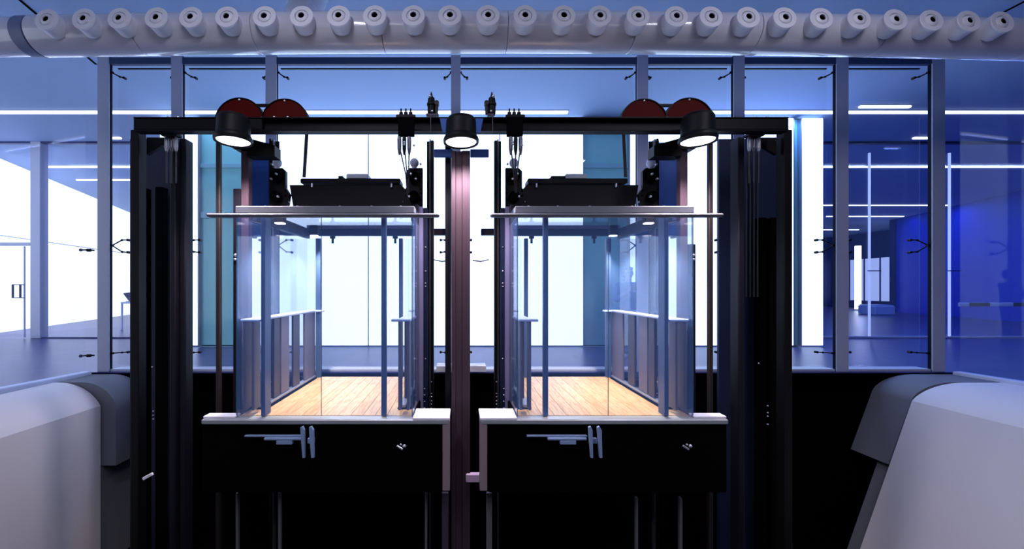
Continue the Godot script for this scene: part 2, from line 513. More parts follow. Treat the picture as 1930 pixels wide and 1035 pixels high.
func screens() -> void:
	var D := 6.29
	var top := hy(107, D)
	var W := thing("window_1", "glazed screen of grey mullions and wide panes behind the cabs", "glass screen", V(0.3, 0, D), "", "structure")
	var ms := [[183, 205], [322, 343], [500, 521], [850, 868], [1201, 1222], [1383, 1404], [1577, 1600], [1758, 1782]]
	var st: SurfaceTool
	for m in ms:
		st = mb(); box(st, hx(m[0], D), hx(m[1], D), -0.02, top + 0.03, D, D + 0.02, 0.004); part("mullion", st, M.mullion_grey, W)
		st = mb(); box(st, hx(m[0], D) + 0.004, hx(m[1], D) - 0.004, -0.02, top + 0.03, D + 0.021, D + 0.075, 0.003); part("gasket", st, M.gasket_navy, W)
	for i in ms.size() - 1:
		st = mb(); box(st, hx(ms[i][1], D) + 0.001, hx(ms[i + 1][0], D) - 0.001, hy(120, D), top, D + 0.005, D + 0.07, 0.006); part("header", st, M.header_navy, W)
		st = mb(); box(st, hx(ms[i][1], D) + 0.001, hx(ms[i + 1][0], D) - 0.001, -0.02, 0.03, D + 0.02, D + 0.24, 0.006); part("sill", st, M.mullion_grey, W)
		st = mb(); box(st, hx(ms[i][1], D) - 0.02, hx(ms[i + 1][0], D) + 0.02, 0.06, hy(131, D + 0.2), D + 0.195, D + 0.207); part("glass_pane", st, M.clear_glass, W)
		st = mb(); box(st, hx(ms[i][1], D) - 0.02, hx(ms[i + 1][0], D) + 0.02, hy(131, D + 0.2) + 0.001, hy(131, D + 0.2) + 0.02, D + 0.19, D + 0.212); part("top_rail", st, M.machine_black, W)
	# fixings: from each mullion to the panes on both sides
	for i in ms.size():
		for sd in [-1.0, 1.0]:
			var x: float = hx(ms[i][0] if sd < 0 else ms[i][1], D)
			if (i == 0 and sd < 0) or (i == ms.size() - 1 and sd > 0):
				continue
			spider(W, x, hy(462, D), D + 0.06, sd, [-1.0, 1.0])
			spider(W, x, hy(667, D), D + 0.06, sd, [0.0])
			spider(W, x, hy(133, D), D + 0.06, sd, [-0.5], 0.62)
	# side screens run towards the camera
	var runs := [["window_2", "glazed side screen with a pale sill left of the bay", Vector2(-5.80, 6.2), Vector2(-6.55, 1.5), 162], ["window_3", "glazed side screen with a pale sill right of the bay", Vector2(7.72, 6.2), Vector2(8.25, 1.5), 1740]]
	for r in runs:
		var a: Vector2 = r[2]
		var b: Vector2 = r[3]
		W = thing(r[0], r[1], "glass screen", V(a.x, 0, a.y), "", "structure")
		st = mb(); bar(st, V(a.x, -0.03, a.y), V(b.x, -0.03, b.y), 0.14, 0.10, 0.01); part("sill", st, M.furniture_white, W)
		for k in 2:
			var p := a.lerp(b, 0.01 + k * 0.5)
			var q := a.lerp(b, 0.49 + k * 0.5)
			st = mb(); bar(st, V(p.x, 2.45, p.y), V(q.x, 2.45, q.y), 0.012, 4.84); part("glass_pane", st, M.clear_glass, W)
		var sd := -1.0 if a.x < 0 else 1.0
		if sd < 0:
			for y in [472, 670]:
				st = mb()
				var c := P(178, y, D + 0.05)
				tube(st, [c, c + Vector3(-0.07, 0.005, 0.03), c + Vector3(-0.16, 0, 0.06)], 0.013, 6)
				cyl(st, c + Vector3(-0.04, 0, 0.02), c + Vector3(-0.09, 0, 0.03), 0.025, 8)
				ball(st, c + Vector3(-0.16, 0, 0.06), 0.026, 8)
				part("spider_fitting", st, M.machine_black, W)
		st = mb()
		bar(st, V(b.x, 2.45, b.y + 0.1), V(b.x, 2.45, -1.0), 0.2, 5.5); part("wall_panel", st, M.bay_grey, W)
	# partitions deeper in the gallery
	D = 10.5
	W = thing("window_4", "glass partition with a grey post across the left gallery", "glass screen", V(-10, 0, D), "", "structure")
	st = mb(); box(st, hx(58, D), hx(77, D), 0, CEIL, D - 0.02, D + 0.2, 0.01); part("post", st, M.mullion_grey, W)
	for s in [[-13.2, hx(58, D)], [hx(77, D), -6.6]]:
		st = mb(); box(st, s[0], s[1], CEIL - 0.05, CEIL, D, D + 0.1); part("top_rail", st, M.navy_paint, W)
	st = mb(); box(st, hx(77, D) + 0.01, -6.6, 0.0, 0.03, D, D + 0.1); part("floor_rail", st, M.navy_paint, W)
	st = mb(); box(st, hx(77, D) + 0.01, -6.6, 0.03, CEIL - 0.05, D + 0.04, D + 0.052); part("glass_pane", st, M.clear_glass, W)
	st = mb(); box(st, -13.2, hx(58, D) - 0.01, hy(457, D), CEIL - 0.05, D + 0.04, D + 0.052); part("glass_pane", st, M.clear_glass, W)
	st = mb(); box(st, -13.2, hx(57.5, D), hy(463, D), hy(457, D), D, D + 0.1, 0.01); part("transom", st, M.mullion_grey, W)
	var G := thing("door_1", "frameless glass door with a dark rectangular pull at far left", "door", V(hx(20, D), 0, D), "", "structure")
	st = mb(); box(st, -13.2, hx(44, D), 0.02, hy(464, D), D + 0.03, D + 0.045); part("door_leaf", st, M.clear_glass, G)
	st = mb(); box(st, hx(42.8, D), hx(44.4, D), 0.02, hy(464, D), D + 0.02, D + 0.05); part("door_edge", st, M.mullion_grey, G)
	st = mb()
	for k in [[27.5, 30.5], [41.5, 44.5]]:
		box(st, hx(k[0], D), hx(k[1], D), hy(562, D), hy(536, D), D - 0.08, D - 0.04, 0.008)
	for k in [[536, 537.5], [560.5, 562]]:
		box(st, hx(28, D), hx(44, D), hy(k[1], D), hy(k[0], D), D - 0.08, D + 0.03, 0.005)
	part("door_handle", st, M.handle_navy, G)
	W = thing("window_5", "glass partition with glints painted on its vertical fins across the right gallery", "glass screen", V(13, 0, D), "", "structure")
	st = mb(); box(st, 8.0, 19.6, CEIL - 0.05, CEIL, D, D + 0.1); part("top_rail", st, M.navy_paint, W)
	st = mb(); box(st, 8.0, 19.6, 0.0, 0.05, D, D + 0.1); part("floor_rail", st, M.mullion_grey, W)
	for k in [[1556, 1639], [1641, 1790], [1792, 2200]]:
		st = mb(); box(st, hx(k[0], D), hx(k[1], D), 0.05, CEIL - 0.05, D + 0.04, D + 0.052); part("glass_pane", st, M.clear_glass, W)
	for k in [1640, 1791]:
		st = mb(); box(st, hx(k - 1.6, D), hx(k + 1.6, D), 0.05, CEIL - 0.3, D + 0.0, D + 0.04, 0.004); part("fin_glint", st, M.window_and_glint_glow, W)  # lamp reflection on the glass fin, painted as an emissive line
		st = mb(); box(st, hx(k - 6, D), hx(k + 18, D), hy(511.5, D), hy(510, D), D - 0.05, D - 0.01, 0.003); part("pull_bar", st, M.handle_navy, W)
	for k in [[1787, 1804, 0], [1804, 1842, 1], [1842, 1885, 0], [1885, 2100, 1]]:
		st = mb(); box(st, hx(k[0], D), hx(k[1], D), hy(577, D), hy(570, D), D - 0.26, D - 0.2, 0.01); part("push_rail", st, M.handle_navy if k[2] else M.furniture_white, W)

# ---- the dark shaft under and behind the cabs
func pit() -> void:
	one("wall_pit_back", V(1, PIT, 6.2), func(st):
		box(st, -6.0, 8.0, PIT, -0.02, 6.24, 6.5), M.pit_black, "black shaft wall under the glass screen", "wall", "", "structure")
	one("floor_pit", V(1, PIT, 2), func(st):
		box(st, -8.2, 9.2, PIT - 0.2, PIT, -4.6, 6.5), M.pit_black, "black floor of the lift shaft", "floor", "", "structure")
	one("wall_bay_left", V(-8, PIT, 2), func(st):
		box(st, -8.2, -6.6, PIT, -0.3, -1.2, 6.5), M.pit_black, "dark wall under the left gallery floor edge", "wall", "", "structure")
	one("wall_bay_right", V(9, PIT, 2), func(st):
		box(st, 8.3, 9.2, PIT, -0.3, -1.2, 6.5), M.pit_black, "dark wall under the right gallery floor edge", "wall", "", "structure")
	one("wall_bay_back", V(1, PIT, -4.4), func(st):
		box(st, -8.2, 9.2, PIT, CEIL, -4.6, -4.4)
		box(st, -8.2, -6.55, PIT, CEIL, -4.4, -1.3)
		box(st, 8.3, 9.2, PIT, CEIL, -4.4, -1.3), M.bay_grey, "grey wall behind the camera", "wall", "", "structure")
	# slim guide rods under the platforms
	var names := ["pale slim rod under the left platform's outer end", "second pale slim rod from the left under the left platform", "slim rod under the left platform's inner half", "bluish slim rod under the left mauve bracket",
		"slim rod under the right mauve bracket", "slim rod under the right platform, left of its pair", "slim rod under the right platform, right of its pair"]
	var px := [447, 527, 803, 839, 922, 1200, 1283]
	for i in px.size():
		one("guide_rod", V(hx(px[i], 4.2), PIT, 4.2), func(st):
			var w: float = [0.012, 0.014, 0.012, 0.035, 0.03, 0.013, 0.015][i]
			box(st, hx(px[i], 4.2) - w, hx(px[i], 4.2) + w, PIT, hy(929 if i < 5 else 938, 4.2), 4.19, 4.23, 0.004), M.rod_steel if i != 3 else M.purple_steel, names[i], "rod")

# ---- white moulded parapets along both sides
func parapets() -> void:
	var L := thing("parapet", "white moulded parapet with a rounded shoulder at lower left", "parapet", V(-5.6, PIT, 4.5))
	var prof := func(x_in: float, x_out: float, r: float, ry: float, batter: float, y0: float, te := 0.42) -> Array:
		var s := signf(x_in - x_out)
		var p := [Vector2(x_out, y0), Vector2(x_out, -0.03)]
		for i in 15:
			var t := (PI / 2 - te) * i / 14
			p.append(Vector2(x_in - s * r * (1.0 - sin(t) / cos(te)), -0.03 - ry * (1.0 - cos(t)) / (1.0 - sin(te))))
		p.append(Vector2(x_in + s * batter * (-0.03 - ry - y0), y0))
		return p
	var st := mb(); prism(st, prof.call(-5.12, -5.80, 0.58, 0.33, 0.0, PIT), 1.0, 5.66, xy_map, true); part("front_shell", st, M.parapet_white, L)
	st = mb(); prism(st, prof.call(-4.92, -5.75, 0.5, 0.4, 0.0, -1.22, 0.0), 5.68, 6.22, xy_map, true); part("rear_shell", st, M.parapet_grey, L, "darker grey rear piece")
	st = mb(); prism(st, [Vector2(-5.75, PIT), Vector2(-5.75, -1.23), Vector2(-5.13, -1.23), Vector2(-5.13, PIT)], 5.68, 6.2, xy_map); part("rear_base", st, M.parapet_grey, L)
	var R := thing("parapet", "white moulded parapet with a sloping side at lower right", "parapet", V(6.6, PIT, 4.5))
	st = mb(); prism(st, prof.call(6.42, 7.74, 0.75, 0.26, 0.35, PIT), 1.0, 5.66, xy_map, true); part("front_shell", st, M.parapet_white, R)
	st = mb(); prism(st, prof.call(6.42, 7.7, 0.65, 0.30, 0.37, -1.2, 0.1), 5.68, 6.22, xy_map, true); part("rear_shell", st, M.parapet_grey, R, "darker grey rear piece")
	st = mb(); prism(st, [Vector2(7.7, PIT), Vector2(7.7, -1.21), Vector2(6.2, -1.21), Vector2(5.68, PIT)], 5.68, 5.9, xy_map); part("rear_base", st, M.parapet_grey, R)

# ---- the ventilation duct with its row of jets
func duct_y(x: float) -> float:
	return 4.268 - 0.00205 * (x - 0.1) * (x - 0.1)

func duct() -> void:
	var D := 4.6
	var A := thing("air_duct", "fat white ventilation duct with a row of round jet nozzles", "air duct", V(0, 4.2, D))
	var r := 0.212
	var cuts := [-4.85, -3.66, -2.33, -0.88, 0.53, 1.95, 3.35, 4.75, 6.42]
	var xs := [-7.0, -5.01]
	xs.append_array(cuts)
	xs.append(8.4)
	for i in xs.size() - 1:
		if i == 1: continue
		var st := mb()
		var a: float = xs[i] + 0.003
		var b: float = xs[i + 1] - 0.003
		var rr := r if i > 0 else r - 0.015
		lathe(st, V(a, duct_y(a), D), V(b, duct_y(b), D) - V(a, duct_y(a), D), [[0.0, rr - 0.006], [0.006, rr], [b - a - 0.006, rr], [b - a, rr - 0.006]], 56)
		part("duct_section", st, M.duct_white, A)
	var st := mb()
	lathe(st, V(-5.01, duct_y(-5.01), D), Vector3.RIGHT, [[0.0, r - 0.05], [0.005, r - 0.005], [0.15, r - 0.002], [0.158, r - 0.05]], 56); part("collar", st, M.duct_band, A, "dark blue-grey collar band")
	# branch that rises into the ceiling
	st = mb()
	lathe(st, V(hx(556, 4.72), 4.27, 4.7), V(0.0, 0.93, 0.55), [[0.0, 0.2], [0.55, 0.2], [0.56, 0.205], [1.2, 0.205]], 40); part("branch", st, M.duct_white, A)
	var px := [87, 157, 224, 294, 359, 427, 498, 568, 638, 706, 779, 848, 920, 990, 1063, 1131, 1203, 1275, 1341, 1411, 1480, 1549, 1620, 1689, 1757, 1827, 1890]
	var up := deg_to_rad(8.0)
	var ax := Vector3(0, sin(up), cos(up))           # the jets look out and a little up
	for p in px:
		var df := 4.30
		var x := hx(p, df)
		var c := V(x, duct_y(x) - 0.008, df)
		st = mb()
		lathe(st, c - ax * 0.14, ax, [[0.0, 0.122], [0.115, 0.119], [0.122, 0.124], [0.136, 0.126], [0.140, 0.122], [0.140, 0.076], [0.105, 0.074]], 40, false)
		var n := part("nozzle", st, M.jet_white, A)
		st = mb()
		lathe(st, c - ax * 0.035, ax, [[0.0, 0.075], [0.022, 0.072], [0.038, 0.060], [0.047, 0.040], [0.047, 0.034], [0.012, 0.032]], 32, false); part("jet_ball", st, M.jet_white, n)
		st = mb()
		lathe(st, c - ax * 0.002, ax, [[0.0, 0.035], [0.003, 0.035]], 24); part("jet_opening", st, M.hole_black, n)

# ---- a lift cab; the right one is the left one's mirror image
var flip := false
func X(px: float, d := CAB) -> float:
	var x := hx(px, d)
	return 2 * 0.0433 - x if flip else x
func XM(x: float) -> float: return 2 * 0.0433 - x if flip else x

func mbox(st: SurfaceTool, a: float, b: float, y0: float, y1: float, d0: float, d1: float, ch := 0.0) -> void:
	box(st, minf(XM(a), XM(b)), maxf(XM(a), XM(b)), y0, y1, d0, d1, ch)

func cab(left: bool) -> void:
	flip = not left
	var B := 5.91
	var xo := hx(447, CAB)           # outer glass
	var xi := hx(777, CAB)           # inner glass
	var H := 2.045
	var C := thing("elevator_cab", "glass lift cab with oak floor left of the central post" if left else "glass lift cab with oak floor right of the central post", "elevator cab", V(XM((xo + xi) / 2), 0, 5.0))
	var st := mb()
	# platform and sills
	mbox(st, xo - 0.02, xi + 0.02, -0.12, -0.022, 4.1, B + 0.02, 0.01); part("platform", st, M.black_steel, C)
	st = mb(); mbox(st, hx(379, 3.99), hx(846, 3.99), -0.062, -0.006, 3.985, 4.13, 0.012); part("door_sill", st, M.aluminium, C)
	st = mb(); mbox(st, hx(386, 4.05), hx(446, 4.05), -0.006, 0.016, 4.02, 4.13, 0.006); part("sill_plate", st, M.sill_white, C, "white outer sill plate")
	st = mb(); mbox(st, hx(779, 4.05), hx(848, 4.05), -0.02, 0.012, 3.985, 4.3, 0.006); part("sill_plate", st, M.sill_white, C, "white inner sill plate")
	# floor boards
	var n := 14
	for i in n:
		var a: float = lerpf(xo + 0.01, xi - 0.01, float(i) / n)
		var b: float = lerpf(xo + 0.01, xi - 0.01, float(i + 1) / n)
		st = mb(); mbox(st, a + 0.0012, b - 0.0012, -0.021, rng.randf_range(-0.0006, 0.0), 4.1, B, 0.002)
		part("floor_board", st, M["oak_%d" % rng.randi_range(0, 2)], C)
	# glass
	var mid := hx(606, CAB)
	for k in [[xo, mid - 0.003], [mid + 0.003, xi]]:
		st = mb(); mbox(st, k[0], k[1], 0.01, H, 4.05, 4.06); part("glass_door", st, M.cab_glass, C)
	st = mb(); mbox(st, mid - 0.003, mid + 0.003, 0.01, H, 4.05, 4.062); part("door_edge", st, M.glass_edge, C)
	for x in [xo, xi]:
		st = mb(); mbox(st, x - 0.005, x + 0.005, 0.0, H, 4.066, B - 0.01); part("glass_wall", st, M.cab_glass, C)
		st = mb(); mbox(st, x - 0.006, x + 0.006, 0.0, H, 4.05, 4.066); part("glass_corner", st, M.glass_edge, C)
	for k in [[hx(500, B), hx(600, B) - 0.03], [hx(757, B) + 0.05, hx(790, B)]]:
		st = mb(); mbox(st, k[0], k[1], 0.0, H, B - 0.01, B); part("glass_wall", st, M.cab_glass, C)
	# posts
	for k in [[491.5, 499.5, 4.07, 4.2], [718.5, 727.5, 4.07, 4.13]]:
		st = mb(); mbox(st, hx(k[0], 4.07), hx(k[1], 4.07), 0.0, H, k[2], k[3], 0.004); part("front_post", st, M.post_blue, C)
	for k in [[598, 607], [753, 760]]:
		st = mb(); mbox(st, hx(k[0], B), hx(k[1], B), 0.0, H, B - 0.07, B, 0.004); part("rear_post", st, M.post_blue, C)
	# wainscot: handrail, slats and base rails on both sides
	for s in [[xo, 1.0], [xi, -1.0]]:
		var w: float = s[0]
		var g: float = s[1]
		st = mb()
		mbox(st, w + g * 0.02, w + g * 0.16, 0.965, 0.992, 4.22, 5.80, 0.006)
		mbox(st, w + g * 0.02, w + g * 0.22, 0.965, 0.992, 4.08, 4.219, 0.006)
		mbox(st, w + g * 0.02, w + g * 0.27, 0.965, 0.992, 5.801, 5.88, 0.006)
		part("handrail", st, M.rail_blue, C)
		for k in [[4.10, 4.24, 0], [4.55, 4.69, 1], [4.73, 4.95, 0], [5.07, 5.27, 1], [5.44, 5.83, 0]]:
			st = mb(); mbox(st, w + g * 0.125, w + g * 0.15, 0.05, 0.964, k[0], k[1], 0.004); part("slat", st, M.slat_dark if k[2] else M.slat_grey, C)
		st = mb(); mbox(st, w + g * 0.035, w + g * 0.06, 0.05, 0.964, 4.10, 4.24, 0.004); part("slat", st, M.slat_grey, C)
		st = mb(); mbox(st, w + g * 0.02, w + g * 0.19, 0.002, 0.018, 4.3, 5.8, 0.004); part("base_rail", st, M.black_steel, C)
		st = mb(); mbox(st, w + g * 0.10, w + g * 0.17, 0.019, 0.049, 4.3, 5.8, 0.004); part("base_rail", st, M.satin_steel, C)
	# ceiling, roof and header
	st = mb(); mbox(st, xo + 0.02, xi - 0.02, 2.19, 2.202, 4.36, B - 0.021); part("glass_ceiling", st, M.cab_glass, C)
	for k in [[xo, xo + 0.05], [xi - 0.05, xi]]:
		st = mb(); mbox(st, k[0], k[1], H, 2.188, 4.36, B - 0.021, 0.004); part("roof_side_bar", st, M.navy_steel, C)
	st = mb(); mbox(st, xo, xi, hy(445, B), hy(432, B), B - 0.02, B + 0.03, 0.004); part("rear_header", st, M.navy_steel, C)
	st = mb(); mbox(st, xo, xi, hy(431, B), hy(425, B), B - 0.02, B + 0.03, 0.004); part("rear_rail", st, M.lilac_panel, C)
	for d in [4.5, 5.55]:
		var lx := XM(xo + 0.24)
		st = mb(); box(st, lx - 0.055, lx + 0.055, 2.052, 2.188, d - 0.04, d + 0.04, 0.006)
		var f := part("ceiling_light", st, M.machine_black, C)
		st = mb(); box(st, lx - 0.05, lx + 0.05, 2.035, 2.051, d - 0.035, d + 0.035, 0.005); part("lens", st, M.lamp_lens, f)
		spot(V(lx, 2.02, d), Vector3(XM(xo + 0.9) - lx, -2.0, 0.0), 66.0, Color(1.0, 0.945, 0.86), 4.2, 0.04, C)
	st = mb(); mbox(st, hx(441, CAB), hx(781, CAB), H + 0.034, hy(389, 4.1), 4.08, 4.2, 0.008); part("roof_slab", st, M.roof_grey, C)
	st = mb(); mbox(st, hx(390, 3.98), hx(828, 3.98), hy(409, 3.98), hy(402.5, 3.98), 3.95, 4.04, 0.014); part("door_header", st, M.roof_grey, C, "grey rounded door header rail")
	# crosshead on the roof
	var D := 4.98
	st = mb()
	prism(st, [Vector2(hx(558, D), 2.30), Vector2(hx(551, D), hy(352, D)), Vector2(hx(757, D), hy(351, D)), Vector2(hx(768, D), hy(362, D)), Vector2(hx(768, D), 2.30)].map(func(v): return Vector2(XM(v.x), v.y)), 4.9, 5.06, xy_map)
	part("crosshead", st, M.machine_black, C)
	st = mb(); mbox(st, hx(573, D), hx(757, D), hy(350, D), hy(341, D), 4.86, 5.1, 0.01); part("crosshead_flange", st, M.machine_black, C)
	st = mb()
	for p in [588, 738]: cyl(st, V(X(p, 4.88), hy(353, 4.88), 4.88), V(X(p, 4.88), hy(344, 4.88), 4.88), 0.014, 8)
	part("flange_bolts", st, M.bolt_steel, C)
	st = mb(); box(st, hx(641 if left else 1048, D) + 0.1, hx(697 if left else 1103, D), hy(340.5, D), hy(331, D), 4.9, 5.08, 0.01); part("junction_box", st, M.box_white, C, "white junction box on the crosshead")
	st = mb(); box(st, hx(641 if left else 1036, D), hx(650 if left else 1063, D), hy(340.5, D), hy(335, D), 4.9, 5.05, 0.006); part("terminal_block", st, M.machine_black, C)
	st = mb()
	for p in [455, 500, 560, 640, 700, 755]: lathe(st, V(X(p, 4.12), hy(389, 4.1), 4.13), Vector3.UP, [[0.0, 0.012], [0.012, 0.012]], 6)
	part("roof_bolts", st, M.bolt_steel, C)
	# roller guides at both ends of the crosshead
	for s in [[hx(531, D), -1.0, hx(540, D)], [hx(783, D), 1.0, hx(790, D)]]:
		var x: float = s[0]
		var g: float = s[1]
		st = mb()
		var pl := [Vector2(x - g * 0.13, 2.33), Vector2(x - g * 0.15, 2.46), Vector2(x - g * 0.10, 2.54), Vector2(x - g * 0.10, 2.74), Vector2(x - g * 0.06, 2.78), Vector2(x + g * 0.10, 2.78), Vector2(x + g * 0.10, 2.28), Vector2(x - g * 0.02, 2.28)]
		prism(st, pl.map(func(v): return Vector2(XM(v.x), v.y)), 4.86, 4.915, xy_map)
		var R := part("roller_guide", st, M.machine_black, C)
		for y in [2.66, 2.42]:
			st = mb()
			lathe(st, V(XM(x), y, 4.78), V(0, 0, 0.1), [[0.0, 0.05], [0.008, 0.065], [0.09, 0.065], [0.1, 0.05]], 18)
			part("roller", st, M.black_steel, R)
		st = mb(); ball(st, V(XM(x), 2.84, 4.86), 0.055, 14, 1.05); cyl(st, V(XM(x), 2.77, 4.86), V(XM(x), 2.81, 4.86), 0.03, 10); part("oil_cup", st, M.box_white, R)
		st = mb()
		for k in [[0.075, 2.83], [0.08, 2.71], [-0.03, 2.68], [0.03, 2.62], [0.085, 2.52], [0.085, 2.47], [0.08, 2.39], [0.08, 2.32], [-0.1, 2.50], [-0.1, 2.44], [-0.05, 2.41], [-0.13, 2.37]]:
			lathe(st, V(XM(x + g * k[0]), k[1], 4.75 if absf(k[0]) < 0.06 else 4.86), V(0, 0, 0.03), [[0.0, 0.012], [0.012, 0.014], [0.03, 0.014]], 6)
		part("bolts", st, M.bolt_steel, R)
	# sling stiles outside the glass at mid depth
	for s in [[hx(782, 4.6), hx(788, 4.6), 4.6, 1], [hx(798, 4.8), hx(806, 4.8), 4.8, 0], [hx(786, 4.72), hx(797, 4.72), 4.72, 2]]:
		st = mb(); mbox(st, s[0], s[1], -0.9, 2.28, s[2], s[2] + 0.14, 0.005); part("sling_stile", st, [M.navy_steel, M.dark_purple, M.lilac_panel][s[3]], C)
	st = mb()
	for y in [466, 511, 534, 540, 676]:
		for k in [[784.5, 4.6], [802, 4.8]]:
			ball(st, V(X(k[0], k[1] - 0.005), hy(y, k[1]), k[1] - 0.004), 0.010, 8)
	for y in [733, 745, 757, 770]: ball(st, V(X(800, 4.79), hy(y, 4.79), 4.795), 0.010, 8)
	part("stile_bolts", st, M.bolt_steel, C)
	# apron, door gear and side bracket under the sill
	st = mb(); mbox(st, hx(381, 4.02), hx(830, 4.02), hy(930, 4.02), -0.064, 4.03, 4.09, 0.006); part("apron", st, M.black_steel, C)
	st = mb(); mbox(st, hx(834, 4.0), hx(848, 4.0), hy(925, 4.0), -0.024, 3.99, 4.12, 0.006); part("side_bracket", st, M.bracket_mauve, C, "mauve side bracket below the inner sill")
	st = mb()
	var q := 0 if left else 533
	var gd := 3.98
	box(st, hx(460 + q, gd), hx(574 + q, gd), hy(824, gd), hy(821, gd), gd, gd + 0.03, 0.003)
	box(st, hx(499 + q, gd), hx(572 + q, gd), hy(829, gd), hy(824.5, gd), gd - 0.02, gd + 0.03, 0.004)
	box(st, hx(522 + q, gd), hx(552 + q, gd), hy(837, gd), hy(829.5, gd), gd - 0.02, gd + 0.03, 0.004)
	box(st, hx(580 + q, gd), hx(592 + q, gd), hy(836, gd), hy(826, gd), gd - 0.01, gd + 0.03, 0.004)
	part("door_operator", st, M.operator_blue, C)
	for k in [[573, 579], [589, 596]]:
		st = mb()
		prism(st, [Vector2(hx(k[0] + q - 1, gd), hy(801, gd)), Vector2(hx(k[0] + q + 3, gd), hy(799, gd)), Vector2(hx(k[1] + q, gd), hy(806, gd)), Vector2(hx(k[1] + q + 1, gd), hy(857, gd)), Vector2(hx(k[0] + q + 3, gd), hy(857, gd)), Vector2(hx(k[0] + q, gd), hy(820, gd))], gd - 0.08, gd - 0.05, xy_map)
		part("door_vane", st, M.operator_blue, C)
	st = mb()
	var s0 := P((748 if left else 1287), 840, 3.99)
	bar(st, s0, s0 + Vector3(0.06, -0.04, 0), 0.02, 0.02, 0.004); ball(st, s0 + Vector3(0.075, -0.005, 0.0), 0.02, 8); ball(st, s0 + Vector3(0.04, 0.01, 0), 0.012, 8)
	part("apron_latch", st, M.bolt_steel, C)
	flip = false

